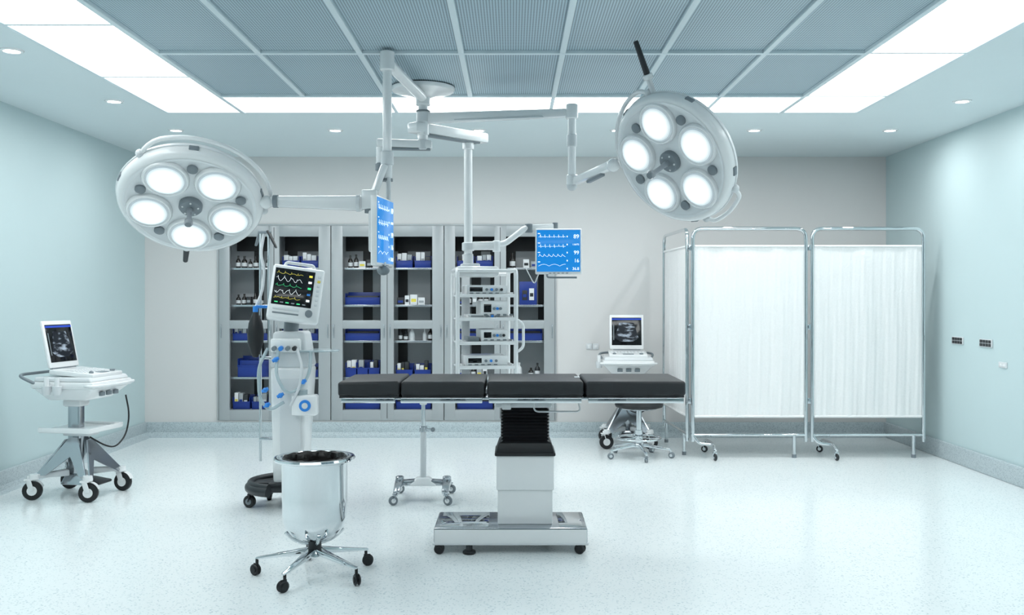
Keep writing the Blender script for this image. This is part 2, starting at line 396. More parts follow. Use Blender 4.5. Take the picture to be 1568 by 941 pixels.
def shelf(ci,z,kind):
    a,c=cols[ci]; a+=.015;c-=.015
    if kind=='bin': bin_(a,c,z,.12,False); b.part('cartons').bb(a+.02,c-.02,y0+.02,y0+.18,z+.005,z+.095,M_dark,.002)
    if kind=='bin2': m=(a+c)/2; bin_(a,m-.01,z,.12); bin_(m+.01,c,z,.12)
    if kind=='bin3':
        w=(c-a)/3
        for k in range(3): bin_(a+k*w+.004,a+(k+1)*w-.004,z,.15)
    if kind=='tall':
        bin_(a+.05,c,z,.19,False); b.part('blue_bins').bb(a+.06,c-.01,y0+.03,y0+.18,z,z+.17,M_blue,.002)
    if kind=='bottles':
        x=a+.02
        while x<c-.03:
            r=random.uniform(.02,.03)
            if random.random()<.75: bottle(x+r,z,r,random.uniform(.09,.15),random.choice([M_amber,M_amber,M_dark,M_box]))
            x+=2*r+.012
    if kind=='boxes':
        x=a+.01
        while x<c-.06:
            w=random.uniform(.04,.08); carton(x,z,w,random.uniform(.07,.12),random.choice([M_box,M_box,M_boxg,M_dark]))
            x+=w+.008
    if kind=='mix':
        x=a+.02
        while x<c-.06:
            if random.random()<.5: bottle(x+.025,z,.024,random.uniform(.10,.15),M_amber); x+=.06
            else: w=random.uniform(.04,.07); carton(x,z,w,random.uniform(.05,.11),random.choice([M_box,M_boxg,M_dark])); x+=w+.01
    if kind=='bigbottle': bottle(a+.05,z,.03,.16,M_amber); carton(a+.16,z,.06,.09,M_box); carton(a+.24,z,.05,.07,M_boxg)
    if kind=='panel': b.part('blue_bins').bb(a+.12,a+.30,y0,y0+.05,z,z+.24,M_blue,.004); carton(a+.15,z+.05,.05,.1,M_dark,y0-.01); carton(a+.22,z+.05,.05,.12,M_box,y0-.01)
ZZ=[1.71,1.334,.969,.597,.272]
lay=[['bottles','mix','bin2','tall','bin2'],['bin2','boxes','bin2','bin','bin2'],['mix','bin','bin','bin3','bin'],['bin2','boxes','bottles','bin2','bin'],
     ['bin2','mix','bin','mix','bin'],['bigbottle','panel','bin','bottles','mix']]
for ci,l in enumerate(lay):
    for z,k in zip(ZZ,l): shelf(ci,z+.001,k)
b.done()

# ------------------------------------------------------------------ privacy screen
b=B('folding_privacy_screen',(2.6,8.35,0))
def spanel(p0,p1,nm,legs=True,seed=0):
    p0=V(p0);p1=V(p1); d=(p1-p0).normalized(); W=(p1-p0).length; nrm=V((d.y,-d.x,0))
    def P(u,z,o=0): return p0+d*u+nrm*o+V((0,0,z))
    b.part(nm+'_frame')
    r=.0165
    b.tube([P(r,.14),P(r,2.017),P(W-r,2.017),P(W-r,.14)],r,M_chrome,n=12,fil=.09)
    b.tube([P(r,.20),P(W-r,.20)],.012,M_chrome,n=10)
    b.tube([P(r,1.862),P(W-r,1.862)],.006,M_chrome,n=8); b.tube([P(r,.362),P(W-r,.362)],.006,M_chrome,n=8)
    rnd=random.Random(seed); ph=[rnd.uniform(0,6.28) for _ in range(6)]
    n=170; rows=24; vs=[];fs=[]
    for j in range(rows+1):
        z=1.866-(1.866-.355)*j/rows
        e=.7+.6*(j/rows)
        for i in range(n+1):
            u=.034+(W-.068)*i/n; t=u
            o=e*(.0015*math.sin(t*95+ph[0]+.9*math.sin(j*.33))+.0008*math.sin(t*163+ph[1]+j*.25)+.0032*math.sin(t*29+ph[2]-j*.09)+.003*math.sin(t*15+ph[3]+j*.05))+.0007*math.sin(j*1.7+t*9)
            vs.append(P(u,z,o))
    for j in range(rows):
        for i in range(n):
            a=j*(n+1)+i; fs.append((a,a+1,a+n+2,a+n+1))
    b.part(nm+'_curtain').push(vs,fs,M_fabric)
    for zz in(1.862,.362): b.tube([P(.034,zz),P(W-.034,zz)],.011,M_fabric,n=8)
    return P
P=spanel((1.578,8.35,0),(2.607,8.35,0),'centre',seed=1)
P2=spanel((2.63,8.35,0),(3.645,8.35,0),'right',seed=2)
P3=spanel((1.50,9.36,0),(1.552,8.37,0),'side',seed=3)
b.part('feet')
for Q in(P,P2):
    b.cyl(Q(.91,.20),Q(.91,.012),.016,M_chrome,n=14); b.cyl(Q(.91,.03),Q(.91,0),.020,M_grey,n=14)
    b.tube([Q(.0165,.20),Q(.06,.13,.02),Q(.17,.12,.03)],.014,M_chrome,fil=.05)
    b.tube([Q(.18,.085,-.30),Q(.18,.125,-.22),Q(.18,.13,0),Q(.18,.125,.08),Q(.18,.085,.16)],.014,M_chrome,fil=.06)
    for o in(-.30,.16):
        q=Q(.18,0,o); b.caster(q.x,q.y,.03,.022,.085,10 if o>0 else 60,M_dark,M_chrome)
for q in(P3(.12,0),P3(.86,0)):
    b.cyl(q+V((0,0,.20)),q,.014,M_chrome,n=12); b.cyl(q+V((0,0,.03)),q,.019,M_grey,n=12)
for z in(.5,1.15,1.85): 
    b.part('hinges').box((2.6185,8.35,z),(.03,.02,.05),M_steel,.004); b.box((1.563,8.355,z),(.03,.03,.05),M_steel,.004)
b.done()

# ------------------------------------------------------------------ ultrasound carts
def ultrasound(x,y,th):
    b=B('ultrasound_cart',(x,y,0)); b.T=TR(x,y,0)@RZ(th)
    b.part('base')
    b.taper(.085,.16,.20,(0,0),.16,.10,.14,(0,0),M_steel,.012)
    for sx in(-1,1):
        for sy in(-1,1):
            b.beam((sx*.04,sy*.05,.17),(sx*.195,sy*.20,.165),.07,.045,M_white2,.05,.03,.01)
            b.lathe([(0,.0),(.03,0),(.034,-.02),(.034,-.035),(0,-.035)],M_white,TR(sx*.20,sy*.205,.18),20)
    b.extr([(-.19,-.215,.17),(-.03,-.09,.40),(.03,-.09,.40),(.19,-.215,.17),(.15,-.215,.15),(0,-.12,.26),(-.15,-.215,.15)],(0,.012,0),M_steel)
    b.extr([(-.19,.205,.17),(-.03,.09,.40),(.03,.09,.40),(.19,.205,.17),(.15,.205,.15),(0,.12,.26),(-.15,.205,.15)],(0,-.012,0),M_steel)
    for sx in(-1,1): b.extr([(sx*.20,-.19,.17),(sx*.06,-.03,.42),(sx*.06,.03,.42),(sx*.20,.19,.17),(sx*.19,.13,.17),(sx*.10,0,.29),(sx*.19,-.13,.17)],(sx*-.012,0,0),M_steel)
    b.beam((0,-.08,.12),(0,-.21,.10),.12,.03,M_dark,.16,.02,.01)
    b.part('casters')
    for sx,sy,yw in((-1,-1,6),(1,-1,-10),(-1,1,12),(1,1,-4)):
        yy=yw-th+90
        b.caster(sx*.205,sy*.215,.066,.034,.17,yy,M_black,M_white,hub=M_white,ms=.014)
        X=TR(sx*.205,sy*.215,.066)@RZ(yy)@RY(90)
        b.lathe([(.075,-.022),(.075,.022)],M_white,X,20,140,250)
    b.part('column'); b.box((0,.02,.42),(.075,.095,.62),M_steel,.018); b.box((0,.02,.66),(.12,.14,.05),M_white,.015)
    b.part('lower_shelf'); b.box((0,-.02,.475),(.40,.40,.018),M_white,.008)
    for sx in(-1,1): b.box((sx*.195,-.02,.487),(.012,.40,.03),M_white,.005)
    b.box((0,-.215,.487),(.40,.012,.03),M_white,.005); b.box((0,-.02,.45),(.14,.2,.04),M_white2,.01)
    b.part('console')
    b.taper(.69,.30,.30,(0,-.01),.78,.46,.46,(0,-.03),M_white,.018)
    b.box((0,-.03,.80),(.48,.48,.05),M_white,.016)
    b.taper(.825,.46,.44,(0,-.03),.855,.44,.42,(0,-.02),M_white2,.01)
    X=RX(5)
    b.part('keyboard'); b.box((0,-.06,.875),(.36,.34,.035),M_white,.01,X=X)
    for r_ in range(4):
        for c_ in range(10): b.box((-.145+c_*.0322,-.03-r_*.032,.8955-(r_*.0028)),(.025,.024,.006),M_white2,.002,X=X)
    b.box((0,-.185,.882),(.10,.05,.006),M_grey,.002,X=X)
    b.cyl((.12,-.185,.88),(.12,-.185,.893),.018,M_grey)
    b.ball((-.13,-.185,.883),.016,M_grey)
    b.part('monitor'); LX=TR(0,.115,.90)@RX(-12); 
    T0=b.T; b.T=T0@LX
    b.box((0,0,.18),(.33,.022,.34),M_white,.010); b.box((0,-.0115,.185),(.285,.004,.27),M_scr,.001)
    b.box((0,-.0142,.305),(.285,.002,.014),M_scrb,0)
    b.extr([(-.07,-.0145,.27),(.07,-.0145,.27),(.115,-.0145,.12),(.06,-.0145,.085),(-.06,-.0145,.085),(-.115,-.0145,.12)],(0,-.001,0),M_scan)
    b.box((-.125,-.0142,.18),(.008,.002,.16),M_grey,0)
    b.cyl((-.13,.005,.01),(.13,.005,.01),.012,M_grey)
    b.T=T0
    b.part('handles')
    b.tube([(-.22,.16,.80),(-.27,.26,.86),(-.2,.31,.87),(.2,.31,.87),(.27,.26,.86),(.22,.16,.80)],.011,M_grey,fil=.07)
    b.tube([(-.23,-.2,.80),(-.27,-.27,.80),(-.1,-.30,.80),(.1,-.30,.80),(.27,-.27,.80),(.23,-.2,.80)],.010,M_white,fil=.06)
    b.part('probes')
    for k in range(2):
        b.cyl((-.27,-.02+k*.08,.74),(-.27,-.02+k*.08,.80),.026,M_white2,r2=.032); b.cyl((-.27,-.02+k*.08,.78),(-.27,-.02+k*.08,.86),.014,M_white,r2=.018)
        b.box((-.245,-.02+k*.08,.77),(.03,.03,.03),M_white2,.006)
    b.tube([(.20,-.24,.70),(.22,-.26,.55),(.20,-.24,.40),(.10,-.22,.33),(.0,-.20,.36),(-.02,-.1,.42)],.006,M_black,fil=.08,n=8)
    b.part('console'); b.box((0,.12,.73),(.22,.1,.09),M_white2,.01); 
    for k in range(3): b.box((-.08+k*.08,-.235,.735),(.05,.02,.03),M_grey,.004)
    b.done()
ultrasound(-3.09,6.755,80)
ultrasound(1.10,9.03,-4)

# ------------------------------------------------------------------ stool
b=B('rolling_stool',(1.124,8.38,0)); b.T=TR(1.124,8.38,0)
b.part('seat').lathe([(0,.435),(.17,.435),(.205,.445),(.215,.465),(.205,.492),(.18,.50),(0,.497)],M_black,None,40)
b.lathe([(0,.425),(.15,.425),(.16,.436),(0,.436)],M_steel,None,30)
b.part('column').cyl((0,0,.10),(0,0,.43),.024,M_chrome); b.cyl((0,0,.08),(0,0,.24),.035,M_chrome)
b.part('base').ball((0,0,.105),(.05,.05,.035),M_chrome)
for k in range(5):
    a=math.radians(-85+72*k); c,s_=math.cos(a),math.sin(a)
    b.part('base').beam((c*.03,s_*.03,.11),(c*.28,s_*.28,.075),.035,.03,M_chrome,.022,.018,.006)
    b.part('base').beam((c*.03,s_*.03,.17),(c*.185,s_*.185,.17),.008,.008,M_chrome)
    b.part('casters').caster(c*.285,s_*.285,.027,.024,.075,math.degrees(a)+70,M_grey,M_chrome,twin=True)
b.part('foot_ring').ring((0,0,.17),.19,.010,M_chrome)
b.done()

# ------------------------------------------------------------------ operating table
b=B('operating_table',(0,5.39,0))
b.part('base'); 
b.bb(-.43,.415,5.19,5.59,.055,.144,M_steel,.010)
b.bb(-.435,.42,5.185,5.595,.05,.062,M_white2,.004)
b.bb(-.425,.41,5.186,5.192,.06,.135,M_white,.003)
b.bb(-.40,-.13,5.215,5.565,.1435,.1465,M_chrome,.001); b.bb(.26,.39,5.215,5.565,.1435,.1465,M_chrome,.001)
b.part('column')
b.bb(-.080,.226,5.275,5.515,.144,.345,M_white,.006); b.bb(-.087,.233,5.265,5.525,.335,.53,M_white,.006)
b.bb(-.096,.242,5.255,5.535,.525,.545,M_black,.006)
b.taper(.54,.33,.27,(.073,5.395),.60,.29,.24,(.073,5.395),M_black,.008)
b.part('bellows')
z=.59
while z<.79:
    b.lathe([(.172*1.0,0),(.192,.009),(.172,.018)],M_black,TR(.073,5.395,z)@Matrix.Diagonal((1,.82,1,1))@RZ(45),4); z+=.018
b.part('bellows').bb(-.05,.19,5.30,5.49,.58,.80,M_black,.004)
b.part('top_frame')
b.bb(-.09,.22,5.25,5.53,.795,.835,M_white2,.008)
b.bb(-.92,.92,5.20,5.58,.845,.862,M_steel,.004)
b.bb(-.10,.30,5.22,5.56,.83,.85,M_steel,.004)
for y in(5.10,5.68):
    for x0,x1 in((-.93,-.62),(-.61,-.15),(-.135,.385),(.40,.935)):
        b.bb(x0+.01,x1-.01,y-.006,y+.006,.838,.866,M_chrome,.003)
        n=max(2,int((x1-x0)/.12))
        for k in range(n): 
            xx=x0+.04+(x1-x0-.08)*k/(n-1); b.bb(xx-.008,xx+.008,min(y,5.39)if y<5.39 else 5.57,5.22 if y<5.39 else y,.846,.858,M_black,.002)
b.tube([(.12,5.2,.84),(.12,5.2,.78),(.38,5.2,.78),(.36,5.2,.845)],.005,M_white2,fil=.03,n=8)
b.box((-.03,5.22,.815),(.05,.04,.05),M_white2,.006)
b.part('mattress_pads')
def pad(x0,x1,z0,z1,tilt=0):
    cx=(x0+x1)/2; b.box((cx,5.39,(z0+z1)/2),(x1-x0,.54,z1-z0),M_pad,.014,X=RY(tilt),seg=3)
    b.box((cx,5.39,z0-.004),(x1-x0-.012,.52,.012),M_dark,.003,X=RY(tilt))
pad(-.943,-.610,.874,.952,-1.0); pad(-.602,-.148,.874,.952); pad(-.135,.388,.874,.953); pad(.400,.940,.874,.953)
b.bb(.355,.385,5.36,5.42,.952,.956,M_white2,.001)
b.part('casters')
for x in(-.40,.375):
    for y in(5.21,5.57): b.caster(x,y,.028,.04,.058,90 if x<0 else 70,M_black,M_black,twin=True)
b.cyl((-.235,5.205,.0),(-.235,5.205,.018),.036,M_black,bev=.004); b.cyl((-.235,5.205,.015),(-.235,5.205,.055),.018,M_dark)
b.cyl((.2,5.56,.0),(.2,5.56,.018),.036,M_black,bev=.004); b.cyl((.2,5.56,.015),(.2,5.56,.055),.018,M_dark)
b.done()

# ------------------------------------------------------------------ mayo stand
ox,oy=-.62,6.62
b=B('instrument_stand',(ox,oy,0)); b.T=TR(ox,oy,0)
b.part('pole').cyl((0,0,.13),(0,0,.50),.021,M_white2); b.cyl((0,0,.48),(0,0,.75),.014,M_chrome); b.cyl((0,0,.66),(0,0,.735),.026,M_white,bev=.004)
b.cyl((0,0,.47),(0,0,.51),.028,M_steel,bev=.004); b.cyl((.02,-.01,.49),(.065,-.03,.49),.008,M_steel); b.ball((.07,-.032,.49),.016,M_grey)
b.part('tray').bb(-.22,.22,-.16,.16,.752,.762,M_steel,.004)
for sx in(-1,1): b.bb(sx*.22-.006,sx*.22+.006,-.16,.16,.755,.775,M_steel,.003)
for sy in(-1,1): b.bb(-.22,.22,sy*.16-.006,sy*.16+.006,.755,.775,M_steel,.003)
b.part('base').taper(.10,.20,.11,(0,0),.155,.09,.07,(0,0),M_white,.012)
for sx in(-1,1):
    b.beam((sx*.03,0,.12),(sx*.165,0,.115),.09,.04,M_steel,.07,.035,.01)
    b.beam((sx*.165,-.20,.085),(sx*.165,0,.125),.045,.028,M_steel,.06,.045,.01)
    b.beam((sx*.165,.20,.085),(sx*.165,0,.125),.045,.028,M_steel,.06,.045,.01)
    b.lathe([(0,0),(.03,0),(.03,.03),(.024,.036),(0,.036)],M_steel,TR(sx*.165,0,.125),20)
    for sy in(-1,1): b.part('casters').caster(sx*.185,sy*.20,.032,.022,.09,70*sx,M_grey,M_steel,hub=M_white,ms=.012); b.part('base')
b.done()

# ------------------------------------------------------------------ kick bucket
ox,oy=-1.0,4.8
b=B('kick_bucket',(ox,oy,0)); b.T=TR(ox,oy,0)
b.part('bucket').lathe([(0,.178),(.05,.181),(.09,.192),(.125,.215),(.150,.252),(.160,.30),(.163,.40),(.164,.565),(.168,.578),(.19,.582),(.200,.586),(.204,.594),(.200,.602),(.188,.604),(.166,.603),(.158,.597),(.155,.40),(.13,.25),(0,.205)],M_chrome,None,72)
vs=[];fs=[];n=72;prof=[(.160,.600),(.157,.605),(.151,.598),(.147,.57),(.142,.45),(.12,.32),(.06,.26),(.001,.255)]
for j,(r,z) in enumerate(prof):
    for i in range(n):
        a=2*math.pi*i/n; w=.004*math.sin(a*9+j)+.003*math.sin(a*23+j*2)
        vs.append(((r+w*(.2 if j<2 else 1))*math.cos(a),(r+w*(.2 if j<2 else 1))*math.sin(a),z+(.002*math.sin(a*13) if j<3 else 0)))
for j in range(len(prof)-1):
    for i in range(n): k=(i+1)%n; fs.append((j*n+i,j*n+k,(j+1)*n+k,(j+1)*n+i))
b.part('liner').push(vs,fs,M_bag)
b.part('base').cyl((0,0,.12),(0,0,.18),.034,M_dark,bev=.004); b.cyl((0,0,.10),(0,0,.135),.05,M_chrome,r2=.04,bev=.004)
for k in range(4):
    a=math.radians(20+90*k); c,s_=math.cos(a),math.sin(a)
    b.tube([(c*.03,s_*.03,.165),(c*.07,s_*.07,.172),(c*.11,s_*.11,.192),(c*.145,s_*.145,.228)],.009,M_chrome,fil=.04)
for k in range(5):
    a=math.radians(-108+72*k); c,s_=math.cos(a),math.sin(a)
    b.part('base').beam((c*.03,s_*.03,.125),(c*.30,s_*.30,.085),.045,.032,M_chrome,.022,.012,.006)
    b.part('casters').caster(c*.30,s_*.30,.029,.024,.085,math.degrees(a)+60,M_black,M_black,twin=True,ms=.008)
b.done()

# ------------------------------------------------------------------ ventilator / anaesthesia machine
ox,oy=-1.50,6.42
b=B('anesthesia_ventilator',(ox,oy,0)); b.T=TR(ox,oy,0)
b.part('base')
X=TR(0,0,0)
pts=[(.27*math.cos(math.radians(a)),.25*math.sin(math.radians(a)),.145) for a in range(-70,251,10)]
b.tube([(p[0],p[1],.135) for p in pts[::-1]],.034,M_dark,n=12)
b.tube([(p[0]*.98,p[1]*.98,.165) for p in pts[::-1]],.022,M_dark,n=12)
b.beam((-.26,0,.14),(0,.02,.14),.12,.05,M_dark); b.beam((.26,0,.14),(0,.02,.14),.12,.05,M_dark); b.box((0,.03,.14),(.26,.30,.07),M_dark,.02)
b.part('casters')
for a in(-75,-165,-15,45,135): 
    c,s_=math.cos(math.radians(a)),math.sin(math.radians(a)); b.caster(c*.27,s_*.25,.042,.034,.13,a+60,M_black,M_dark,hub=M_grey,ms=.014)
b.part('body')
b.taper(.16,.20,.24,(.0,.02),.95,.26,.27,(.02,.0),M_white,.03)
b.taper(.94,.26,.27,(.02,0),1.18,.21,.22,(.01,.0),M_white2,.02)
b.box((.03,-.13,.62),(.14,.02,.50),M_white2,.008,X=RX(-1))
b.box((.0,-.135,1.09),(.20,.05,.09),M_white,.012); 
for k,mm in enumerate([M_grey,M_lblue,M_grey,M_dark]): b.cyl((-.07+k*.045,-.155,1.075),(-.07+k*.045,-.185,1.07),.015,mm)
b.cyl((.0,0,1.16),(.01,0,1.28),.05,M_grey)
b.part('side_tray'); 
b.lathe([(0,1.045),(.17,1.045),(.178,1.052),(.17,1.058),(0,1.056)],M_glass,TR(.16,-.03,0)@Matrix.Diagonal((1,.8,1,1)),36)
b.part('display')
T0=b.T; b.T=T0@TR(.055,-.09,1.425)@RZ(14)@RX(-14)@RY(8)
b.box((0,0,0),(.34,.085,.375),M_white,.018,seg=3); b.box((0,.06,-.01),(.24,.08,.26),M_white2,.02)
b.box((-.022,-.043,.035),(.26,.006,.25),M_scr,.002)
for k in range(5):
    zc=.125-k*.042; 
    pl=[(-.140+i*.0035,-.0475,zc+.012*(math.sin(i*.45+k)*(1 if k%2 else .3)+(1.2 if i%12==3 else 0))) for i in range(50)]
    b.tube(pl,.0008,[M_yelE,M_ink,M_green,M_ink,M_yelE][k],n=4)
    b.box((.082,-.047,zc),(.022,.002,.014),[M_yelE,M_ink,M_green,M_lblue,M_ink][k],0)
for k in range(6): b.box((-.12+k*.036,-.047,-.073),(.022,.002,.007),M_boxg if k%2 else M_green,0)
for k in range(7): b.box((.138,-.044,.13-k*.032),(.020,.006,.017),M_yel if k==1 else M_white2,.003)
b.cyl((.10,-.04,-.13),(.10,-.068,-.13),.024,M_grey,bev=.003); b.box((-.05,-.044,-.115),(.17,.006,.016),M_white2,.003); b.box((-.05,-.044,-.145),(.17,.006,.010),M_grey,.002)
b.tube([(-.10,0,.18),(-.09,0,.215),(.09,0,.215),(.10,0,.18)],.011,M_white2,fil=.03)
b.T=T0
b.part('poles')
b.cyl((-.205,0,.30),(-.205,0,1.86),.009,M_chrome); b.cyl((-.145,-.02,1.05),(-.145,-.02,1.86),.008,M_chrome)
b.beam((-.21,0,1.0),(-.09,0,1.0),.03,.02,M_steel); b.beam((-.21,0,.45),(-.09,0,.45),.03,.02,M_steel)
b.beam((-.215,0,1.85),(-.13,-.02,1.85),.03,.02,M_grey)
b.beam((-.15,-.02,1.86),(-.085,-.05,1.74),.03,.016,M_dark,.018,.012); b.beam((-.205,0,1.86),(-.25,.05,1.76),.03,.016,M_grey,.018,.012)
b.tube([(-.18,0,1.85),(-.20,-.02,1.70),(-.17,-.03,1.60),(-.19,-.01,1.45),(-.23,-.03,1.34)],.010,M_white2,fil=.05)
b.part('breathing_bag').lathe([(0,-.16),(.018,-.158),(.03,-.13),(.052,-.06),(.055,0),(.046,.07),(.026,.12),(.018,.145),(0,.145)],M_black,TR(-.225,-.05,1.165),28)
b.cyl((-.225,-.05,1.30),(-.225,-.05,1.35),.018,M_lblue); b.beam((-.225,-.05,1.345),(-.14,0,1.345),.025,.02,M_lblue)
b.part('breathing_tubes')
def hose(pl,r,m):
    p=fillet(pl,.08,10); 
    b.tube(p,r,m,n=10)
hose([(-.12,-.14,1.07),(-.17,-.19,.95),(-.16,-.2,.75),(-.10,-.2,.66),(.0,-.19,.72)],.011,M_glass)
hose([(-.04,-.17,1.07),(-.05,-.22,.9),(.02,-.22,.78),(.10,-.21,.80),(.17,-.2,.9),(.17,-.16,1.05)],.011,M_glass)
hose([(.08,-.17,1.07),(.13,-.22,.95),(.11,-.22,.82),(.05,-.22,.70)],.009,M_white2)
for p in((-.12,-.205,.80),(-.02,-.205,.765),(.13,-.21,.855),(-.05,-.21,1.0),(-.11,-.2,.70)): b.ball(p,.017,M_lblue,14); b.cyl(V(p)-V((.02,0,.01)),V(p)+V((.02,0,.012)),.011,M_lblue)
b.part('humidifier'); b.box((.135,-.17,.70),(.165,.10,.135),M_white,.014); b.cyl((.145,-.22,.70),(.145,-.23,.70),.038,M_lblue); b.cyl((.145,-.229,.70),(.145,-.233,.70),.020,M_white2); b.cyl((.11,-.17,.76),(.11,-.17,.80),.04,M_glass)
b.done()

# ------------------------------------------------------------------ ceiling pendant: column + arms
b=B('surgical_pendant_column',(-.6,6.39,H))
cx,cy=-.6,6.39
b.part('mount_plate').lathe([(0,-.012),(.10,-.012),(.11,-.05),(.19,-.035),(.215,-.02),(.215,-.03),(.205,-.045),(.12,-.06),(.075,-.075),(.055,-.085),(0,-.085)],M_white,TR(cx,cy,H),48)
b.bb(cx-.1,cx+.1,cy-.1,cy+.1,H-.031,H-.012,M_white,.004)
b.part('column').cyl((cx,cy,2.42),(cx,cy,2.80),.034,M_white); b.cyl((cx,cy,2.70),(cx,cy,2.79),.050,M_white,bev=.006)
b.cyl((cx,cy,2.585),(cx,cy,2.66),.046,M_white2,bev=.006); b.cyl((cx,cy,2.66),(cx,cy,2.668),.048,M_grey)
b.cyl((cx,cy,2.50),(cx,cy,2.60),.042,M_white,bev=.006); b.cyl((cx,cy,2.40),(cx,cy,2.47),.044,M_white2,bev=.006)
b.part('auxiliary_arm').beam((cx+.06,cy,2.435),(-.91,6.37,2.445),.075,.055,M_white,bev=.012); b.beam((cx+.05,cy-.001,2.405),(-.86,6.37,2.407),.06,.012,M_grey)
b.cyl((-.885,6.37,2.30),(-.885,6.37,2.42),.028,M_white,bev=.004); b.cyl((-.885,6.37,2.26),(-.885,6.37,2.31),.035,M_grey,bev=.004)
b.done()
px,py=-.713,5.41
b=B('surgical_light_arm',(px,py,2.81))
b.part('upper_arm').cyl((cx,cy,2.752),(px,py,2.752),.033,M_white); b.cyl((px,py,2.70),(px,py,2.812),.042,M_white,bev=.006)
b.part('drop_tube').cyl((px,py,2.19),(px,py,2.72),.026,M_white); b.cyl((px,py,2.16),(px,py,2.24),.037,M_white2,bev=.005); b.cyl((px,py,2.08),(px,py,2.165),.030,M_white,bev=.005); b.cyl((px,py,2.07),(px,py,2.085),.033,M_grey)
b.part('spring_arm').beam((px-.01,py-.03,2.16),(px-.07,py-.07,1.98),.045,.035,M_white,bev=.01)
b.box((px-.085,py-.09,1.955),(.09,.07,.11),M_white,.012); b.cyl((px-.085,py-.09,1.88),(px-.085,py-.09,1.91),.03,M_grey)
b.beam((px-.12,py-.09,1.935),(-1.345,5.26,1.94),.055,.085,M_white,.05,.06,.014)
b.cyl((px-.16,py-.093,1.935),(px-.14,py-.092,1.935),.048,M_white2)
b.cyl((-1.325,5.262,1.94),(-1.30,5.262,1.94),.036,M_grey); b.ball((-1.365,5.255,1.935),.038,M_white)
b.cyl((px+.01,py-.02,1.93),(px+.01,py-.02,2.09),.014,M_white2)
b.done()
ex,ey=-.312,6.75
b=B('equipment_pendant_arm',(ex,ey,2.55))
b.part('arm').beam((cx-.07,cy-.06,2.545),(ex+.11,ey+.1,2.555),.10,.07,M_white,bev=.014); b.beam((cx,cy,2.505),(ex+.06,ey+.05,2.515),.07,.012,M_grey)
b.part('drop_tube').cyl((ex,ey,1.63),(ex,ey,2.53),.030,M_white); b.cyl((ex,ey,2.46),(ex,ey,2.52),.040,M_white,bev=.005)
b.cyl((ex,ey,1.62),(ex,ey,1.72),.036,M_white2,bev=.005)
b.done()
rx,ry=.387,6.12
b=B('surgical_light_arm',(rx,ry,2.6))
b.part('upper_arm').beam((cx+.03,cy-.005,2.615),(rx,ry,2.60),.05,.075,M_white,.045,.055,.016)
b.beam((cx+.22,cy-.06,2.59),(rx-.18,ry+.04,2.578),.052,.012,M_white2)
b.part('drop_tube').cyl((rx,ry,2.56),(rx,ry,2.655),.040,M_white,bev=.006); b.cyl((rx,ry,2.17),(rx,ry,2.6),.026,M_white); b.cyl((rx,ry,2.38),(rx,ry,2.46),.032,M_white2,bev=.004)
b.cyl((rx,ry,2.13),(rx,ry,2.20),.036,M_white,bev=.006); b.ball((rx,ry,2.13),.034,M_white2)
b.part('spring_arm').beam((rx+.02,ry-.03,2.155),(.585,5.63,2.19),.05,.05,M_white,.05,.055,.014); b.beam((rx+.09,ry-.2,2.13),(.55,5.72,2.15),.03,.02,M_grey)
b.ball((.60,5.61,2.19),.040,M_white)
b.done()

# equipment tower on boom
b=B('equipment_tower',(ex,ey,.76)); b.T=TR(-.205,6.80,0)@RZ(9)
b.part('head'); b.box((-.06,-.04,1.59),(.30,.26,.075),M_white,.016); b.box((-.1,-.03,1.635),(.13,.12,.03),M_white2,.01)
b.part('frame')
for sx in(-1,1):
    x=sx*.205
    b.tube([(x,-.19,.76),(x,-.19,1.60),(x,.17,1.60),(x,.17,.76)],.016,M_white,fil=.05)
for y in(-.19,.17): b.tube([(-.205,y,.78),(.205,y,.78)],.012,M_white)
b.tube([(-.205,.17,1.58),(.205,.17,1.58)],.014,M_white); b.tube([(-.205,-.19,1.595),(.205,-.19,1.595)],.013,M_white)
b.tube([(.22,-.19,1.25),(.255,-.21,1.22),(.255,-.21,1.06),(.22,-.19,1.03)],.010,M_white,fil=.03)
b.beam((-.11,.17,.80),(-.11,.17,1.58),.06,.02,M_white2)
b.part('shelves')
for z in(1.425,1.262,1.094,.925,.79):
    b.bb(-.20,.20,-.20,.17,z-.012,z,M_white2,.004); b.bb(-.20,.20,-.204,-.196,z-.016,z+.008,M_white,.002)
    for sx in(-1,1): b.bb(sx*.18-.004,sx*.18+.004,-.2,.17,z,z+.02,M_white,.002)
b.part('devices')
def dev(x0,x1,z,h,kind):
    b.bb(x0,x1,-.18,.12,z+.004,z+h,M_white,.008); yy=-.182
    b.bb(x0+.01,x1-.01,yy-.001,yy+.003,z+.012,z+h-.01,M_white,.001)
    w=x1-x0
    b.bb(x0+.02,x0+w*.38,yy-.003,yy,z+h*.35,z+h*.8,M_scr if kind!=2 else M_boxg,.001)
    for k in range(3+kind%2): b.cyl((x0+w*(.48+.12*k),yy,z+h*.55),(x0+w*(.48+.12*k),yy-.012,z+h*.55),.010,[M_grey,M_lblue,M_grey,M_dark][k],n=14)
    for k in range(5): b.bb(x0+.02+k*.045,x0+.045+k*.045,yy-.003,yy,z+h*.15,z+h*.25,M_grey,.0005)
dev(-.14,.15,1.425,.07,1); dev(-.04,.15,1.262,.125,0); dev(-.13,.15,1.262,.028,2); dev(-.04,.15,1.094,.09,1); dev(-.15,.15,.925,.075,0); dev(-.12,.14,.79,.06,1)
b.bb(-.13,-.05,-.17,.1,1.10,1.13,M_grey,.004)
b.done()

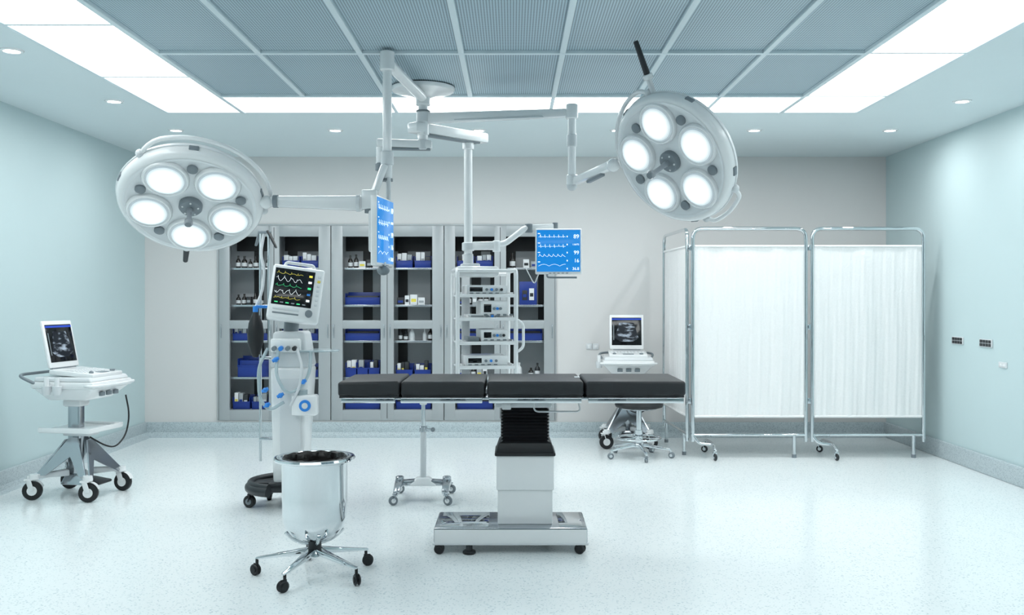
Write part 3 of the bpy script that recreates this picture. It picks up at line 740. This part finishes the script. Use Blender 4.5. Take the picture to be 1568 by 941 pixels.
# ------------------------------------------------------------------ patient monitors
def monitor(C,yaw,W,Hh,tilt=0,knob=False):
    b=B('patient_monitor',C); b.T=TR(*C)@RZ(yaw)@RX(tilt)
    b.part('housing').box((0,.015,0),(W,.035,Hh),M_white,.010,seg=3); b.box((0,.045,0),(W*.6,.04,Hh*.6),M_white2,.012)
    b.part('screen').box((0,-.004,.004),(W-.022,.004,Hh-.03),M_screenb,.001)
    y=-.0068; w=W-.03; h=Hh-.04; x0=-w/2; 
    b.part('traces')
    for k in range(4):
        zc=h*(.36-.235*k); pl=[]
        for i in range(90):
            u=i/89; x=x0+.008+u*w*.64; f=u*6%1
            if k==0: a=(.0 if f<.4 else (.9 if f<.48 else(-.3 if f<.55 else .12*math.sin((f-.55)*9))))
            elif k==1: a=(.8 if .45<f<.52 else(-.5 if .52<=f<.58 else 0.))
            elif k==2: a=math.exp(-((f-.3)/.15)**2)+.35*math.exp(-((f-.62)/.12)**2)-.3
            else: a=.7*abs(math.sin(u*8))-.3
            pl.append((x,y,zc+a*h*.065))
        b.tube(pl,.0009,M_ink,n=4)
        b.box((x0+.012,y,zc+h*.085),(.016,.0012,.005),M_ink,0)
    X0=RX(90)
    for k,(t,sz) in enumerate([('89',.040),('118/75',.017),('99',.038),('16',.036),('36.8',.028)]):
        zc=h*(.37-.2*k)
        b.text(t,sz*W/.33,M_ink,TR(w/2-.004,y,zc-sz*.33)@X0,'RIGHT')
        b.box((w*.205,y,zc+.0),(.007,.001,.010),M_ink,0)
    b.part('buttons')
    for k in range(5): b.box((-.06+k*.03,-.004,-Hh/2+.008),(.016,.004,.005),M_grey,.001)
    return b
b=monitor((.33,6.72,1.735),-3,.33,.325)
b.T=Matrix.Identity(4)
b.part('arm')
b.cyl((ex,ey-.0,1.74),(ex,ey,1.80),.045,M_white2,bev=.006)
b.beam((ex+.03,ey-.01,1.775),(-.12,6.70,1.775),.05,.06,M_white,bev=.012); b.cyl((-.11,6.70,1.73),(-.11,6.70,1.81),.028,M_white,bev=.004)
b.tube([(-.11,6.70,1.785),(-.05,6.72,1.79),(.09,6.75,1.90),(.13,6.76,1.905)],.022,M_white,fil=.05,n=14)
b.cyl((.12,6.76,1.87),(.12,6.76,1.935),.028,M_grey,bev=.004)
b.beam((.12,6.76,1.905),(.30,6.80,1.915),.035,.045,M_white,bev=.010)
b.cyl((.31,6.80,1.74),(.31,6.80,1.945),.020,M_grey); b.box((.32,6.785,1.735),(.09,.04,.09),M_grey,.008)
b.tube([(.25,6.77,1.60),(.25,6.72,1.55),(.46,6.72,1.55)],.007,M_grey,fil=.02)
b.tube([(.2,6.78,1.60),(.16,6.79,1.50),(.1,6.82,1.62)],.004,M_white2,fil=.03,n=8)
b.done()
b=monitor((-.70,5.21,1.765),83,.36,.38)
b.T=Matrix.Identity(4)
b.part('arm')
b.cyl((-.76,5.24,1.78),(-.76,5.24,1.95),.018,M_white2); b.tube([(-.705,5.39,1.94),(-.75,5.36,1.96),(-.76,5.24,1.95)],.016,M_white2,fil=.04); b.box((-.75,5.23,1.76),(.05,.09,.09),M_grey,.008)
b.ball((-.705,5.19,1.555),(.035,.035,.028),M_grey); b.cyl((-.705,5.19,1.56),(-.705,5.19,1.60),.015,M_white2)
b.done()

# ------------------------------------------------------------------ surgical lights
def surglight(C,n,rot,arcs,grip,grip_r,hl):
    b=B('surgical_light',C); n=V(n).normalized(); w=-n
    u=w.cross(V((0,0,1))).normalized(); v=n.cross(u)
    Mx=Matrix(((u.x,v.x,n.x,C[0]),(u.y,v.y,n.y,C[1]),(u.z,v.z,n.z,C[2]),(0,0,0,1)))
    b.T=Mx; R=.385
    b.part('dome').lathe([(.33,.0),(.355,.002),(.372,-.008),(.383,-.025),(R,-.05),(.380,-.085),(.362,-.10),(.34,-.108),(.30,-.125),(.22,-.150),(.12,-.165),(0,-.17)],M_white,None,72)
    b.ring((0,0,-.06),R+.001,.005,M_rim,n=72,k=8)
    for k in range(5):
        a=math.radians(rot+36+72*k); b.box((R*math.cos(a),R*math.sin(a),-.045),(.012,.05,.03),M_dark if k==0 else M_grey,.004,X=Matrix.Rotation(a,4,'Z'))
    b.part('face').lathe([(0,-.012),(.05,-.012),(.20,-.010),(.32,-.008),(.338,.003),(.348,.004)],M_rim,None,72)
    for k in range(5):
        a=math.radians(rot+72*k); X=TR(.225*math.cos(a),.225*math.sin(a),-.006)
        b.part('lamp_housings').lathe([(.122,-.006),(.122,.008),(.116,.018),(.108,.020),(.102,.014)],M_white,X,40)
        b.part('lenses').lathe([(.094,.021),(.103,.013)],M_lens,X,40)
        for (ra,za,rb,zb_),mm in zip(((.055,.0302,.066,.0285),(.066,.0285,.076,.026),(.076,.026,.086,.0235),(.086,.0235,.094,.021)),M_lm):
            b.lathe([(ra,za),(rb,zb_)],mm,X,40)
        b.lathe([(0,.033),(.030,.0325),(.055,.0302)],M_lensc,X,40)
        a2=a+math.radians(36); X=TR(.272*math.cos(a2),.272*math.sin(a2),-.006)
        b.part('knobs').lathe([(.028,-.004),(.028,.010),(.022,.014),(0,.014)],M_grey,X,24)
    b.part('hub').lathe([(.062,-.014),(.062,.012),(.055,.022),(.03,.026),(0,.026)],M_grey,None,32)
    for k in range(5):
        a=math.radians(rot+36+72*k); b.ball((.043*math.cos(a),.043*math.sin(a),.024),.006,M_white2,10)
    b.part('sterile_handle').lathe([(.017,.02),(.017,.05),(.013,.055),(.014,hl-.03),(.022,hl-.02),(.024,hl),(.018,hl+.012),(0,hl+.014)],M_grey,None,24)
    b.part('yoke')
    for a0,a1 in arcs:
        N=28; pts=[]
        e0,e1=math.radians(a0),math.radians(a1)
        pts.append((.375*math.cos(e0),.375*math.sin(e0),-.06))
        for i in range(N+1):
            a=e0+(e1-e0)*i/N; k=min(1,min(i,N-i)/4); rr=.385+.040*math.sin(k*math.pi/2)
            pts.append((rr*math.cos(a),rr*math.sin(a),-.06-.015*k))
        pts.append((.375*math.cos(e1),.375*math.sin(e1),-.06))
        b.tube(pts,.0125,M_white,n=12)
        for e in(e0,e1): b.ball((.39*math.cos(e),.39*math.sin(e),-.06),.024,M_white2,14)
    g=math.radians(grip); c,s_=math.cos(g),math.sin(g)
    b.part('grip'); r0,r1=grip_r
    b.cyl((.37*c,.37*s_,-.065),(r0*c,r0*s_,-.07),.016,M_white2)
    b.cyl((r0*c,r0*s_,-.07),(r1*c,r1*s_,-.075),.018,M_dark,r2=.014,bev=.004); b.cyl(((r0-.03)*c,(r0-.03)*s_,-.07),((r0)*c,(r0)*s_,-.07),.028,M_white,bev=.004)
    return b
surglight((-1.758,5.18,1.905),(.12,-.63,-.77),-98,[(-12,125)],-100,(.42,.54),.13).done()
surglight((.885,5.30,2.168),(-.73,-.63,-.53),90,[(96,190),(-80,-35)],92,(.49,.68),.19).done()

# ------------------------------------------------------------------ camera
cam=bpy.data.cameras.new('camera'); co=bpy.data.objects.new('camera',cam); sc.collection.objects.link(co)
co.location=(0,0,1.4); co.rotation_euler=(math.radians(90),0,0)
cam.sensor_width=36; cam.lens=36*1450/1568; cam.shift_y=-13.5/1568; cam.clip_end=50
sc.camera=co
w=bpy.data.worlds.new('world'); sc.world=w; w.use_nodes=True
w.node_tree.nodes['Background'].inputs[0].default_value=(.6,.7,.75,1); w.node_tree.nodes['Background'].inputs[1].default_value=.3
